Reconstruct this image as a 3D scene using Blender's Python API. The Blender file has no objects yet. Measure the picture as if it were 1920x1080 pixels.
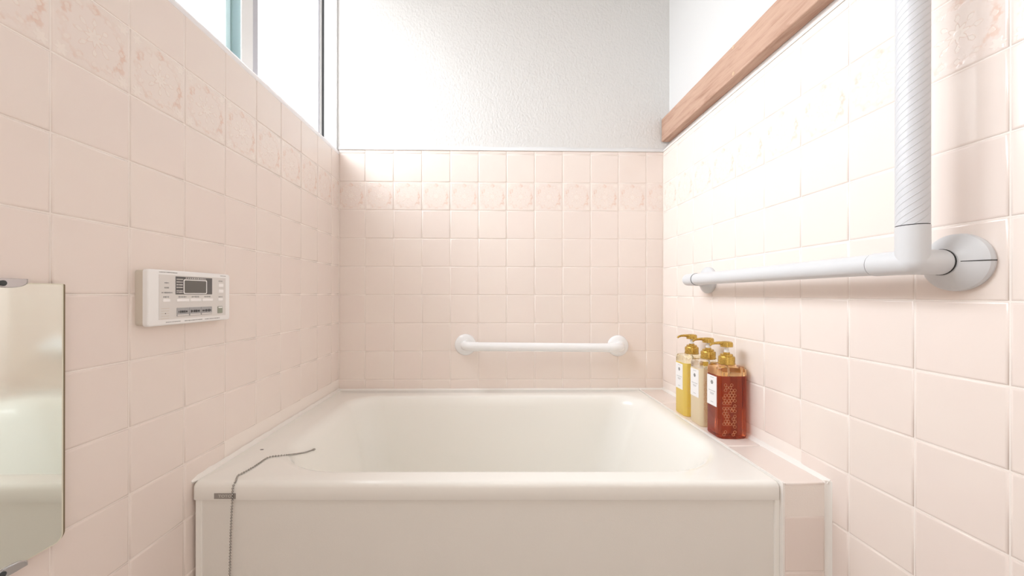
import bpy, bmesh, math, random
from mathutils import Vector, Matrix
from mathutils.bvhtree import BVHTree

random.seed(7)
SC = bpy.context.scene
COL = SC.collection

# ------------------------------------------------------------------ camera
F_PX, W_PX, H_PX = 703.12, 1920.0, 1080.0
CAM = Vector((0.0, 0.0, 0.95))
YAW, ROLL = 0.0173, 0.0012
SHX, SHY = 22.67, 11.48
cd = bpy.data.cameras.new('camera')
cd.sensor_width = 36.0
cd.lens = 36.0 * F_PX / W_PX
cd.shift_x = SHX / W_PX
cd.shift_y = SHY / W_PX
cd.clip_start = 0.01
cam = bpy.data.objects.new('camera', cd)
COL.objects.link(cam)
CAM_R = Matrix.Rotation(-YAW, 4, 'Z') @ Matrix.Rotation(math.pi / 2, 4, 'X') @ Matrix.Rotation(ROLL, 4, 'Z')
cam.matrix_world = Matrix.Translation(CAM) @ CAM_R
SC.camera = cam


def pixel_ray(px, py):
    d = Vector((px - 960.0 + SHX, -(py - 540.0 - SHY), -F_PX))
    return (CAM_R.to_3x3() @ d).normalized()


# ------------------------------------------------------------------ world, exposure
wd = bpy.data.worlds.new('world')
SC.world = wd
wd.use_nodes = True
bg = wd.node_tree.nodes.get('Background') or wd.node_tree.nodes.new('ShaderNodeBackground')
bg.inputs[0].default_value = (0.80, 0.88, 1.0, 1)
bg.inputs[1].default_value = 1.0
vs = SC.view_settings
vs.view_transform = 'Standard'
vs.look = 'None'
vs.gamma = 1.0
vs.use_curve_mapping = False
vs.exposure = 0.66
PANE_LIGHT = 2.2       # daylight glowing in the frosted panes
LAMP_FILL = 12.5       # added fill lamp on the unseen ceiling

DOOR_FILL = 0.58       # added soft fill: panels of the unseen door made to glow
SC.cycles.max_bounces = 20
SC.cycles.diffuse_bounces = 14
SC.cycles.glossy_bounces = 6
SC.cycles.transmission_bounces = 12
DAY = 3.6              # sky light each square metre of frosted glass throws into the room, slanting down as it comes (W)
TILT = math.radians(25)
ct, st_ = math.cos(TILT), math.sin(TILT)
for dx, y0, y1 in ((-0.6685, 1.068, 1.438), (-0.7025, 0.610, 0.986), (-0.6685, 0.320, 0.552)):
    for zc in (1.61, 1.76, 1.91):
        ad = bpy.data.lights.new('window_daylight', 'AREA')
        ad.shape = 'RECTANGLE'
        ad.size = y1 - y0
        ad.size_y = 0.14
        ad.energy = DAY * (y1 - y0) * 0.14 * 2.3
        ad.color = (0.87, 0.945, 1.0)
        ad.spread = math.radians(104)
        al = bpy.data.objects.new('window_daylight', ad)
        COL.objects.link(al)
        al.matrix_world = Matrix.Translation((dx + 0.032, (y0 + y1) / 2, zc)) @ Matrix(((0, -st_, -ct), (1, 0, 0), (0, -ct, st_))).to_4x4()

# ------------------------------------------------------------------ room dimensions (metres)
XL, XR, YB = -0.5993, 0.6683, 1.4662     # tile faces
YF = -0.85                               # wall behind the camera
ZC = 2.42
P = 0.11                                 # tile pitch
ZL1, ZB1, ZR1 = 1.3887, 1.3862, 1.3812   # joint under the top row
RIM = 0.576
PLX = 0.694                              # right plaster face
PLY = YB + 0.004                         # back plaster face
PLL = -0.607                             # left plaster face


# ------------------------------------------------------------------ materials
def newmat(name):
    m = bpy.data.materials.new(name)
    m.use_nodes = True
    return m, m.node_tree.nodes, m.node_tree.links, m.node_tree.nodes['Principled BSDF']


def simple(name, col, rough=0.4, metal=0.0, spec=0.5, trans=0.0, ior=1.45, bump=0.0, bscale=200.0, sss=0.0):
    m, n, l, b = newmat(name)
    b.inputs['Base Color'].default_value = (*col, 1)
    b.inputs['Roughness'].default_value = rough
    b.inputs['Metallic'].default_value = metal
    b.inputs['Specular IOR Level'].default_value = spec
    b.inputs['Transmission Weight'].default_value = trans
    b.inputs['IOR'].default_value = ior
    tc = n.new('ShaderNodeTexCoord')
    nz = n.new('ShaderNodeTexNoise')
    nz.inputs['Scale'].default_value = bscale
    l.new(tc.outputs['Object'], nz.inputs['Vector'])
    mr = n.new('ShaderNodeMapRange')
    mr.inputs['To Min'].default_value = max(0.0, rough - 0.03)
    mr.inputs['To Max'].default_value = rough + 0.03
    l.new(nz.outputs['Fac'], mr.inputs['Value'])
    l.new(mr.outputs['Result'], b.inputs['Roughness'])
    if bump:
        bp = n.new('ShaderNodeBump')
        bp.inputs['Strength'].default_value = bump
        bp.inputs['Distance'].default_value = 0.001
        l.new(nz.outputs['Fac'], bp.inputs['Height'])
        l.new(bp.outputs['Normal'], b.inputs['Normal'])
    return m


class E:
    """node expression: arithmetic builds Math nodes"""
    def __init__(s, nt, sock):
        s.nt, s.s = nt, sock

    def op(s, o, *a):
        nd = s.nt.nodes.new('ShaderNodeMath')
        nd.operation = o
        for i, v in enumerate((s,) + a):
            if isinstance(v, E):
                s.nt.links.new(v.s, nd.inputs[i])
            else:
                nd.inputs[i].default_value = v
        return E(s.nt, nd.outputs[0])
    def __add__(s, o): return s.op('ADD', o)
    def __sub__(s, o): return s.op('SUBTRACT', o)
    def __mul__(s, o): return s.op('MULTIPLY', o)
    def __truediv__(s, o): return s.op('DIVIDE', o)
    def abs(s): return s.op('ABSOLUTE')
    def pow(s, o): return s.op('POWER', o)
    def cos(s): return s.op('COSINE')
    def sqrt(s): return s.op('SQRT')
    def max(s, o): return s.op('MAXIMUM', o)
    def min(s, o): return s.op('MINIMUM', o)

    def step(s, lo, hi):
        nd = s.nt.nodes.new('ShaderNodeMapRange')
        nd.interpolation_type = 'SMOOTHSTEP'
        nd.inputs['From Min'].default_value = lo
        nd.inputs['From Max'].default_value = hi
        s.nt.links.new(s.s, nd.inputs['Value'])
        return E(s.nt, nd.outputs['Result'])


TILE_COL = (0.845, 0.758, 0.712)


def tile_material(name, decor=False):
    m, n, l, b = newmat(name)
    nt = m.node_tree
    b.inputs['Roughness'].default_value = 0.17
    b.inputs['Specular IOR Level'].default_value = 0.5
    tc = n.new('ShaderNodeTexCoord')
    oi = n.new('ShaderNodeObjectInfo')
    # soft cloudy glaze, shifted per tile
    nz = n.new('ShaderNodeTexNoise')
    nz.noise_dimensions = '4D'
    nz.inputs['Scale'].default_value = 14.0
    nz.inputs['Detail'].default_value = 2.0
    l.new(tc.outputs['Object'], nz.inputs['Vector'])
    sc = E(nt, oi.outputs['Random']) * 40.0
    l.new(sc.s, nz.inputs['W'])
    mix = n.new('ShaderNodeMix')
    mix.data_type = 'RGBA'
    mix.inputs['A'].default_value = (TILE_COL[0] * 0.985, TILE_COL[1] * 0.965, TILE_COL[2] * 0.97, 1)
    mix.inputs['B'].default_value = (TILE_COL[0] * 1.01, TILE_COL[1] * 1.03, TILE_COL[2] * 1.02, 1)
    f = E(nt, nz.outputs['Fac']) * 0.7 + E(nt, oi.outputs['Random']) * 0.3
    l.new(f.s, mix.inputs['Factor'])
    col = mix.outputs['Result']
    # fine ripple of the glaze
    rp = n.new('ShaderNodeTexNoise')
    rp.noise_dimensions = '4D'
    rp.inputs['Scale'].default_value = 22.0
    l.new(tc.outputs['Object'], rp.inputs['Vector'])
    l.new(sc.s, rp.inputs['W'])
    height = E(nt, rp.outputs['Fac']) * 0.35
    if decor:
        sp = n.new('ShaderNodeSeparateXYZ')
        l.new(tc.outputs['Object'], sp.inputs['Vector'])
        X = E(nt, sp.outputs['X']) * (1 / 0.108)
        Y = E(nt, sp.outputs['Y']) * (1 / 0.108)
        ax, ay = X.abs(), Y.abs()
        r = (X * X + Y * Y).sqrt()
        th = Y.op('ARCTAN2', X)
        wob = n.new('ShaderNodeTexNoise')
        wob.inputs['Scale'].default_value = 130.0
        wob.inputs['Detail'].default_value = 3.0
        l.new(tc.outputs['Object'], wob.inputs['Vector'])
        nzv = E(nt, wob.outputs['Fac']) - 0.5
        big = n.new('ShaderNodeTexNoise')
        big.inputs['Scale'].default_value = 38.0
        big.inputs['Detail'].default_value = 2.0
        l.new(tc.outputs['Object'], big.inputs['Vector'])
        patch = E(nt, big.outputs['Fac']).step(0.42, 0.62)
        # central blossom: petals round a small heart, stems between them
        R0 = (th * 8.0).cos() * 0.030 + 0.100 + nzv * 0.05
        petals = (R0 - r).step(-0.012, 0.018)
        heart = (r * -1.0 + 0.040).step(-0.008, 0.012)
        rim_ = ((R0 - r).abs() * -1.0 + 0.010).step(-0.008, 0.006)
        # buds around it
        bud_e = (th * 8.0).cos() - 0.30 - (r - 0.20).abs() * 13.0 + nzv * 1.6
        buds = bud_e.step(-0.1, 0.35)
        budrim = (bud_e.abs() * -1.0 + 0.22).step(0.0, 0.2)
        # squarish garland of leaves and blossoms, broken up
        q = (ax.pow(2.6) + ay.pow(2.6)).pow(1 / 2.6)
        g0 = (q - 0.385).abs() * -1.0 + 0.050 + (th * 12.0).cos() * 0.022
        gar = (g0 + nzv * 0.22).step(-0.02, 0.05)
        blos = ((th * 12.0).cos() - (q - 0.37).abs() * 22.0 - 0.1 + nzv * 1.8).step(0.0, 0.4)
        # corner rosettes
        cr = ((ax - 0.40) * (ax - 0.40) + (ay - 0.40) * (ay - 0.40)).sqrt()
        cth = (ay - 0.40).op('ARCTAN2', ax - 0.40)
        ros = (((cth * 6.0).cos() * 0.018 + 0.066) - cr + nzv * 0.05).step(-0.012, 0.015)
        pale = petals.max(ros).max(buds * 0.9).max(blos * 0.75) - heart * 0.4
        pink = (gar * (patch * 0.8 + 0.2)).max(rim_ * 0.55).max(budrim * 0.4) * (ros * -1.0 + 1.0)
        m1 = n.new('ShaderNodeMix')
        m1.data_type = 'RGBA'
        l.new((pink * 1.0).min(1.0).s, m1.inputs['Factor'])
        l.new(col, m1.inputs['A'])
        m1.inputs['B'].default_value = (0.78, 0.60, 0.52, 1)
        m2 = n.new('ShaderNodeMix')
        m2.data_type = 'RGBA'
        l.new((pale * 0.75).max(0.0).s, m2.inputs['Factor'])
        l.new(m1.outputs['Result'], m2.inputs['A'])
        m2.inputs['B'].default_value = (0.88, 0.81, 0.755, 1)
        col = m2.outputs['Result']
        height = height + pale * 0.8 + gar * 0.35
    l.new(col, b.inputs['Base Color'])
    bp = n.new('ShaderNodeBump')
    bp.inputs['Strength'].default_value = 0.35
    bp.inputs['Distance'].default_value = 0.0012
    l.new(height.s, bp.inputs['Height'])
    l.new(bp.outputs['Normal'], b.inputs['Normal'])
    return m


def plaster_material(name, strength, scale, col=(0.72, 0.72, 0.715)):
    m, n, l, b = newmat(name)
    b.inputs['Base Color'].default_value = (*col, 1)
    b.inputs['Roughness'].default_value = 0.75
    b.inputs['Specular IOR Level'].default_value = 0.25
    tc = n.new('ShaderNodeTexCoord')
    mp = n.new('ShaderNodeMapping')
    mp.inputs['Scale'].default_value = (1.35, 1.35, 1.0)
    l.new(tc.outputs['Object'], mp.inputs['Vector'])
    nz = n.new('ShaderNodeTexNoise')
    nz.inputs['Scale'].default_value = scale
    nz.inputs['Detail'].default_value = 5.0
    nz.inputs['Roughness'].default_value = 0.62
    l.new(mp.outputs['Vector'], nz.inputs['Vector'])
    vo = n.new('ShaderNodeTexVoronoi')
    vo.feature = 'SMOOTH_F1'
    vo.inputs['Scale'].default_value = scale * 1.6
    l.new(mp.outputs['Vector'], vo.inputs['Vector'])
    h = E(m.node_tree, nz.outputs['Fac']) + E(m.node_tree, vo.outputs['Distance']) * 0.5
    bp = n.new('ShaderNodeBump')
    bp.inputs['Strength'].default_value = strength
    bp.inputs['Distance'].default_value = 0.004
    l.new(h.s, bp.inputs['Height'])
    l.new(bp.outputs['Normal'], b.inputs['Normal'])
    return m


def wood_material(name):
    m, n, l, b = newmat(name)
    b.inputs['Roughness'].default_value = 0.6
    b.inputs['Specular IOR Level'].default_value = 0.3
    tc = n.new('ShaderNodeTexCoord')
    mp = n.new('ShaderNodeMapping')
    mp.inputs['Scale'].default_value = (9.0, 0.9, 9.0)
    l.new(tc.outputs['Object'], mp.inputs['Vector'])
    wv = n.new('ShaderNodeTexNoise')
    wv.inputs['Scale'].default_value = 6.0
    wv.inputs['Detail'].default_value = 6.0
    wv.inputs['Roughness'].default_value = 0.7
    wv.inputs['Distortion'].default_value = 0.8
    l.new(mp.outputs['Vector'], wv.inputs['Vector'])
    big = n.new('ShaderNodeTexNoise')
    big.inputs['Scale'].default_value = 5.0
    l.new(tc.outputs['Object'], big.inputs['Vector'])
    vk = n.new('ShaderNodeTexVoronoi')
    vk.inputs['Scale'].default_value = 2.6
    mk = n.new('ShaderNodeMapping')
    mk.inputs['Scale'].default_value = (3.0, 1.0, 3.0)
    l.new(tc.outputs['Object'], mk.inputs['Vector'])
    l.new(mk.outputs['Vector'], vk.inputs['Vector'])
    kd = E(m.node_tree, vk.outputs['Distance'])
    rings_ = (kd * 90.0 + E(m.node_tree, wv.outputs['Fac']) * 6.0).cos() * 0.12 * (kd * -1.0 + 0.30).step(0.0, 0.22)
    f = E(m.node_tree, wv.outputs['Fac']) * 0.75 + E(m.node_tree, big.outputs['Fac']) * 0.25 + rings_
    cr = n.new('ShaderNodeValToRGB')
    cr.color_ramp.elements[0].position = 0.3
    cr.color_ramp.elements[0].color = (0.34, 0.185, 0.125, 1)
    cr.color_ramp.elements[1].position = 0.72
    cr.color_ramp.elements[1].color = (0.62, 0.42, 0.325, 1)
    e = cr.color_ramp.elements.new(0.5)
    e.color = (0.53, 0.345, 0.26, 1)
    l.new(f.s, cr.inputs['Fac'])
    l.new(cr.outputs['Color'], b.inputs['Base Color'])
    bp = n.new('ShaderNodeBump')
    bp.inputs['Strength'].default_value = 0.25
    bp.inputs['Distance'].default_value = 0.001
    l.new(f.s, bp.inputs['Height'])
    l.new(bp.outputs['Normal'], b.inputs['Normal'])
    return m


def emit_material(name, col, strength):
    m, n, l, b = newmat(name)
    b.inputs['Base Color'].default_value = (0.8, 0.8, 0.8, 1)
    b.inputs['Roughness'].default_value = 0.35
    b.inputs['Emission Color'].default_value = (*col, 1)
    b.inputs['Emission Strength'].default_value = strength
    return m


def spiral_material(name):
    """white vinyl grip with fine diagonal ridges"""
    m, n, l, b = newmat(name)
    nt = m.node_tree
    b.inputs['Base Color'].default_value = (0.64, 0.655, 0.69, 1)
    b.inputs['Roughness'].default_value = 0.4
    tc = n.new('ShaderNodeTexCoord')
    sp = n.new('ShaderNodeSeparateXYZ')
    l.new(tc.outputs['Object'], sp.inputs['Vector'])
    th = E(nt, sp.outputs['Y']).op('ARCTAN2', E(nt, sp.outputs['X']))
    ph = th * 8.0 - E(nt, sp.outputs['Z']) * (2 * math.pi / 0.0100)
    h = ph.cos().step(0.80, 1.0)
    bp = n.new('ShaderNodeBump')
    bp.inputs['Strength'].default_value = 0.6
    bp.inputs['Distance'].default_value = 0.0012
    l.new(h.s, bp.inputs['Height'])
    l.new(bp.outputs['Normal'], b.inputs['Normal'])
    return m


def mirror_material(name):
    m, n, l, b = newmat(name)
    b.inputs['Base Color'].default_value = (0.84, 0.88, 0.83, 1)
    b.inputs['Metallic'].default_value = 1.0
    tc = n.new('ShaderNodeTexCoord')
    nz = n.new('ShaderNodeTexNoise')
    nz.inputs['Scale'].default_value = 6.0
    nz.inputs['Detail'].default_value = 4.0
    l.new(tc.outputs['Object'], nz.inputs['Vector'])
    mr = n.new('ShaderNodeMapRange')
    mr.inputs['From Min'].default_value = 0.35
    mr.inputs['From Max'].default_value = 0.75
    mr.inputs['To Min'].default_value = 0.03
    mr.inputs['To Max'].default_value = 0.12
    l.new(nz.outputs['Fac'], mr.inputs['Value'])
    l.new(mr.outputs['Result'], b.inputs['Roughness'])
    return m


M = {}
M['tile'] = tile_material('pink_glazed_tile')
M['decor'] = tile_material('flower_relief_tile', True)
M['grout'] = simple('pale_grout', (0.89, 0.83, 0.785), 0.8, bump=0.3, bscale=400)
M['caulk'] = simple('white_sealant', (0.88, 0.86, 0.83), 0.35)
M['sill_white'] = simple('cool_white_sealant', (0.86, 0.86, 0.885), 0.35)
M['plaster'] = plaster_material('white_stucco', 0.5, 75.0)
M['plaster_fine'] = plaster_material('white_fine_plaster', 0.12, 90.0, (0.74, 0.745, 0.75))
M['ceil'] = plaster_material('darkened_ceiling', 0.1, 60.0, (0.55, 0.54, 0.52))  # out of view, darkened so less light bounces onto the stucco
M['wood'] = wood_material('reddish_wood')
M['plug'] = simple('pale_wood_filler', (0.62, 0.44, 0.30), 0.6)
M['tub'] = simple('cream_white_tub', (0.90, 0.895, 0.86), 0.16, bscale=30)
M['apron'] = simple('grained_cream_panel', (0.81, 0.795, 0.755), 0.42, bump=0.25, bscale=900)
M['bar'] = simple('white_resin', (0.66, 0.675, 0.70), 0.30, bscale=4)
M['grip'] = spiral_material('white_ribbed_grip')
M['barback'] = simple('white_coated_steel', (0.86, 0.87, 0.885), 0.22, bscale=4)
M['seam'] = simple('dark_seam', (0.03, 0.03, 0.03), 0.7)
M['frame_white'] = simple('white_aluminium', (0.84, 0.85, 0.86), 0.35)
M['frame_grey'] = simple('grey_aluminium', (0.50, 0.50, 0.55), 0.35, metal=0.2)
M['frame_backlit'] = simple('backlit_aluminium', (0.24, 0.34, 0.335), 0.4)  # stile's shade against the daylight put into its colour
M['frame_backlit_fade'] = simple('backlit_fade', (0.52, 0.66, 0.66), 0.4)  # paler tone painting the fade along the backlit stile
M['gasket'] = simple('dark_gasket', (0.06, 0.065, 0.07), 0.6)
M['pane'] = emit_material('daylit_frosted_glass', (0.97, 0.985, 1.0), PANE_LIGHT)
M['lamp'] = emit_material('fill_lamp_glass', (1.0, 0.93, 0.84), LAMP_FILL)  # added lamp, put in for fill
M['mirror'] = mirror_material('aged_mirror')
M['mirror_edge'] = simple('mirror_ground_edge', (0.80, 0.78, 0.66), 0.3)
M['mirror_back_shade'] = simple('mirror_backing_shade', (0.22, 0.17, 0.10), 0.6)
M['chrome'] = simple('chrome', (0.55, 0.55, 0.57), 0.15, metal=1.0)
M['steel_dark'] = simple('chain_steel', (0.40, 0.39, 0.37), 0.13, metal=1.0)
M['remote'] = simple('white_abs', (0.89, 0.89, 0.89), 0.35)
M['remote_case'] = simple('cream_abs', (0.66, 0.60, 0.52), 0.45)
M['remote_panel'] = simple('grey_membrane', (0.74, 0.72, 0.70), 0.45)
M['remote_dark'] = simple('dark_display_print', (0.13, 0.125, 0.125), 0.3)
M['lcd'] = simple('grey_lcd', (0.15, 0.145, 0.135), 0.18)
M['key_white'] = simple('white_key', (0.93, 0.92, 0.92), 0.35)
M['key_grey'] = simple('grey_key', (0.40, 0.40, 0.41), 0.35)
M['key_green'] = simple('green_key', (0.30, 0.33, 0.27), 0.35)
M['ink'] = simple('grey_ink', (0.30, 0.30, 0.30), 0.6)
M['ink_pale'] = simple('pale_grey_ink', (0.50, 0.50, 0.52), 0.6)
M['ink_dark'] = simple('black_ink', (0.05, 0.05, 0.05), 0.6)
M['plate'] = simple('grey_badge', (0.33, 0.31, 0.29), 0.35, metal=0.2)
M['plate_text'] = simple('silver_lettering', (0.62, 0.60, 0.57), 0.3)
M['gold'] = simple('gold_plastic', (0.60, 0.40, 0.10), 0.27, metal=0.85)
M['stem'] = simple('clear_white_stem', (0.85, 0.85, 0.86), 0.25)
M['label'] = simple('white_label', (0.85, 0.85, 0.86), 0.5)
M['floor'] = simple('grey_floor_tile', (0.50, 0.46, 0.43), 0.5, bump=0.4, bscale=60)
M['door'] = emit_material('door_fill_glow', (1.0, 0.94, 0.87), DOOR_FILL)  # added glow of the unseen door, brightens the room from behind


# ------------------------------------------------------------------ mesh helpers
def link(name, me, mat=None, parent=None, smooth=False, loc=None):
    o = bpy.data.objects.new(name, me)
    COL.objects.link(o)
    if mat is not None and me is not None and not me.materials:
        me.materials.append(mat)
    if smooth and me is not None:
        for p in me.polygons:
            p.use_smooth = True
    if parent is not None:
        o.parent = parent
    if loc is not None:
        o.location = loc
    return o


def from_bm(bm, name):
    bmesh.ops.recalc_face_normals(bm, faces=bm.faces)
    me = bpy.data.meshes.new(name)
    bm.to_mesh(me)
    bm.free()
    return me


def add_box(bm, x0, x1, y0, y1, z0, z1, bev=0.0, seg=2):
    vs_ = [bm.verts.new((x, y, z)) for x in (x0, x1) for y in (y0, y1) for z in (z0, z1)]
    idx = [(0, 1, 3, 2), (4, 6, 7, 5), (0, 4, 5, 1), (2, 3, 7, 6), (0, 2, 6, 4), (1, 5, 7, 3)]
    fs = [bm.faces.new([vs_[i] for i in f]) for f in idx]
    if bev:
        ed = list({e for f in fs for e in f.edges})
        bmesh.ops.bevel(bm, geom=ed, offset=bev, segments=seg, profile=0.5, affect='EDGES')


def box(name, b6, mat, parent=None, bev=0.0, seg=2):
    bm = bmesh.new()
    add_box(bm, *b6, bev=bev, seg=seg)
    me = from_bm(bm, name)
    return link(name, me, mat, parent, smooth=False)


def boxes(name, lst, mat, parent=None):
    bm = bmesh.new()
    for b6 in lst:
        add_box(bm, *b6)
    return link(name, from_bm(bm, name), mat, parent)


def loft(bm, rings, close_first=False, close_last=False):
    """rings: lists of points with equal count"""
    vr = [[bm.verts.new(p) for p in r] for r in rings]
    n = len(vr[0])
    for a, b in zip(vr, vr[1:]):
        for i in range(n):
            j = (i + 1) % n
            bm.faces.new((a[i], a[j], b[j], b[i]))
    if close_first:
        bm.faces.new(list(reversed(vr[0])))
    if close_last:
        bm.faces.new(vr[-1])
    return vr


def circle(n, r, z=0.0, cx=0.0, cy=0.0):
    return [(cx + r * math.cos(2 * math.pi * i / n), cy + r * math.sin(2 * math.pi * i / n), z) for i in range(n)]


def lathe_mesh(name, prof, n=32):
    bm = bmesh.new()
    loft(bm, [circle(n, max(r, 1e-4), z) for r, z in prof], True, True)
    return from_bm(bm, name)


def auto_smooth(me, ang=40):
    for p in me.polygons:
        p.use_smooth = True
    try:
        me.set_sharp_from_angle(angle=math.radians(ang))
    except Exception:
        pass


def tube_mesh(name, pts, r, n=24, caps=True, radii=None):
    pts = [Vector(p) for p in pts]
    bm = bmesh.new()
    rings = []
    up = None
    for i, p in enumerate(pts):
        t = (pts[min(i + 1, len(pts) - 1)] - pts[max(i - 1, 0)]).normalized()
        if up is None:
            a = Vector((0, 0, 1)) if abs(t.z) < 0.9 else Vector((1, 0, 0))
            up = (a - t * a.dot(t)).normalized()
        else:
            up = (up - t * up.dot(t)).normalized()
        s = t.cross(up)
        rr = radii[i] if radii else r
        rings.append([p + (up * math.cos(2 * math.pi * k / n) + s * math.sin(2 * math.pi * k / n)) * rr for k in range(n)])
    loft(bm, rings, caps, caps)
    me = from_bm(bm, name)
    auto_smooth(me, 45)
    return me


def rrect(x0, x1, y0, y1, r, k=8, rf=None):
    """rounded rectangle points, 4*(k+1), anticlockwise from the +x +y corner"""
    out = []
    f = r if rf is None else rf
    for cx, cy, a0, q in ((x1 - r, y1 - r, 0, r), (x0 + r, y1 - r, 90, r), (x0 + f, y0 + f, 180, f), (x1 - f, y0 + f, 270, f)):
        for i in range(k + 1):
            a = math.radians(a0 + 90 * i / k)
            out.append((cx + q * math.cos(a), cy + q * math.sin(a)))
    return out


def thing(name, label, cat, loc=(0, 0, 0), group=None):
    o = bpy.data.objects.new(name, None)
    o.empty_display_size = 0.05
    COL.objects.link(o)
    o.location = loc
    o['label'] = label
    o['category'] = cat
    if group:
        o['group'] = group
    return o


def struct(o, label=None, cat=None):
    o['kind'] = 'structure'
    if label:
        o['label'] = label
    if cat:
        o['category'] = cat
    return o


# ------------------------------------------------------------------ walls
GD = 0.0015   # grout depth below the tile face
SUN = 0.09    # shell thickness

WY0, WY1, WZ0, WZ1 = 0.26, YB, 1.494, 2.22   # window opening in the left wall

wall_left = struct(boxes('wall_left', [
    (XL - GD - SUN, XL - GD, YF, YB + 0.1, -0.02, 1.494)], M['grout']),
    'left wall of pink glazed tiles below the high window', 'wall')
boxes('plaster', [
    (PLL - SUN, PLL, YF, WY0, 1.494, ZC),
    (PLL - SUN, PLL, WY0, YB + 0.1, WZ1, ZC)], M['plaster_fine'], wall_left)
wall_right = struct(boxes('wall_right', [
    (XR + GD, XR + GD + SUN, YF, YB + 0.1, -0.02, 1.511)], M['grout']),
    'right wall of pink glazed tiles below the wooden rail', 'wall')
boxes('plaster', [(PLX, PLX + 0.08, YF, YB + 0.1, 1.511, ZC)], M['plaster_fine'], wall_right)
wall_back = struct(boxes('wall_back', [
    (XL - GD, XR + GD, YB + GD, YB + 0.1, -0.02, 1.511)], M['grout']),
    'end wall behind the bathtub, pink tiles below white stucco', 'wall')
boxes('plaster', [(PLL - SUN, PLX, PLY, YB + 0.1, 1.511, ZC)], M['plaster'], wall_back)
wall_front = struct(boxes('wall_front', [
    (XL - SUN, -0.42, YF - SUN, YF, -0.02, ZC), (0.42, PLX + 0.08, YF - SUN, YF, -0.02, ZC),
    (-0.42, 0.42, YF - SUN, YF, 1.95, ZC)], M['plaster_fine']),
    'plain pale wall around the bathroom door', 'wall')
floor = struct(box('floor', (XL - SUN, XR + SUN, YF - SUN, YB + 0.1, -0.10, -0.02), M['floor']),
               'grey bathroom floor', 'floor')
ceiling = struct(box('ceiling', (XL - SUN - 0.02, PLX + 0.08, YF - SUN, YB + 0.1, ZC, ZC + 0.06), M['ceil']),
                 'unseen bathroom ceiling, greyed to bounce less light', 'ceiling')

door = bpy.data.objects.new('door_1', None)
COL.objects.link(door)
door.location = (0, YF - 0.03, 0)
struct(door, 'unseen white framed door opposite the bathtub, its panels glowing as added fill', 'door')
boxes('door_frame', [(-0.42, -0.37, -0.03, 0.02, -0.02, 1.95), (0.37, 0.42, -0.03, 0.02, -0.02, 1.95),
                     (-0.37, 0.37, -0.03, 0.02, 1.90, 1.95), (-0.37, 0.37, -0.03, 0.02, -0.02, 0.04),
                     (-0.37, 0.37, -0.03, 0.01, 0.90, 0.96)], M['frame_white'], door)
box('door_fill_panel', (-0.37, 0.37, -0.02, -0.012, 0.04, 0.90), M['door'], door)
box('door_fill_panel', (-0.37, 0.37, -0.02, -0.012, 0.96, 1.90), M['door'], door)
box('handle', (0.30, 0.325, 0.012, 0.05, 0.92, 1.06), M['frame_grey'], door, bev=0.005)


# ------------------------------------------------------------------ tiles
_tile_cache = {}


def tile_rings(u0, u1, v0, v1, e0=0.0011):
    rings = []
    for ins, z in ((0.0, -0.0045), (0.0, -0.0013), (0.0009, -0.00045), (0.0030, 0.0)):
        a0, a1, b0, b1 = u0 + e0 + ins, u1 - e0 - ins, v0 + e0 + ins, v1 - e0 - ins
        rings.append([(a0, b0, z), (a1, b0, z), (a1, b1, z), (a0, b1, z)])
    return rings


def tile_mesh(u0, u1, v0, v1, decor):
    key = (round(u0, 4), round(u1, 4), round(v0, 4), round(v1, 4), decor)
    if key in _tile_cache:
        return _tile_cache[key]
    bm = bmesh.new()
    loft(bm, tile_rings(u0, u1, v0, v1), False, True)
    me = bpy.data.meshes.new('tile')
    bm.to_mesh(me)
    bm.free()
    for p in me.polygons:
        p.use_smooth = len(p.vertices) == 4 and abs(p.normal.z) < 0.999
    me.materials.append(M['decor' if decor else 'tile'])
    _tile_cache[key] = me
    return me


def basis(u, v):
    n = u.cross(v)
    return Matrix((u, v, n)).transposed()


def lay_tiles(parent, origin, u, v, ulines, vlines, urange, vrange, keep, decor_row=None, far=None, mat_jit=0.0016):
    """ulines/vlines: joint positions; pieces clipped to urange/vrange; keep(uc,vc) picks singles, the rest go to one mesh"""
    B = basis(u, v)
    rest = bmesh.new()
    cnt = 0
    for i in range(len(ulines) - 1):
        for j in range(len(vlines) - 1):
            a0, a1, b0, b1 = ulines[i], ulines[i + 1], vlines[j], vlines[j + 1]
            uc, vc = (a0 + a1) / 2, (b0 + b1) / 2
            c0, c1 = max(a0, urange[0]), min(a1, urange[1])
            d0, d1 = max(b0, vrange[0]), min(b1, vrange[1])
            if c1 - c0 < 0.008 or d1 - d0 < 0.006:
                continue
            k = keep((c0 + c1) / 2, (d0 + d1) / 2)
            if k is None:
                continue
            dec = decor_row is not None and abs(vc - decor_row) < 0.03
            if not k and not dec:
                rings = tile_rings(c0, c1, d0, d1)
                R = [[origin + u * p[0] + v * p[1] + u.cross(v) * p[2] for p in r] for r in rings[1:]]
                loft(rest, R, False, True)
                cnt += 1
                continue
            me = tile_mesh(c0 - uc, c1 - uc, d0 - vc, d1 - vc, dec)
            o = link('tile', me, None, parent)
            rot = B @ Matrix.Rotation(random.gauss(0, mat_jit), 3, 'X') @ Matrix.Rotation(random.gauss(0, mat_jit), 3, 'Y')
            w = origin + u * uc + v * vc + u.cross(v) * random.uniform(-0.0003, 0.0002)
            o.matrix_local = Matrix.Translation(w) @ rot.to_4x4()
    if cnt:
        o = link('far_tiles', from_bm(rest, 'far_tiles'), M['tile'], parent)
        o['kind'] = 'stuff'
    else:
        rest.free()


def lines(a, lo, hi, step=P):
    k0 = math.floor((lo - a) / step)
    out = []
    k = k0
    while a + k * step < hi + step:
        out.append(a + k * step)
        k += 1
    return out


NEAR = 0.26


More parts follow.
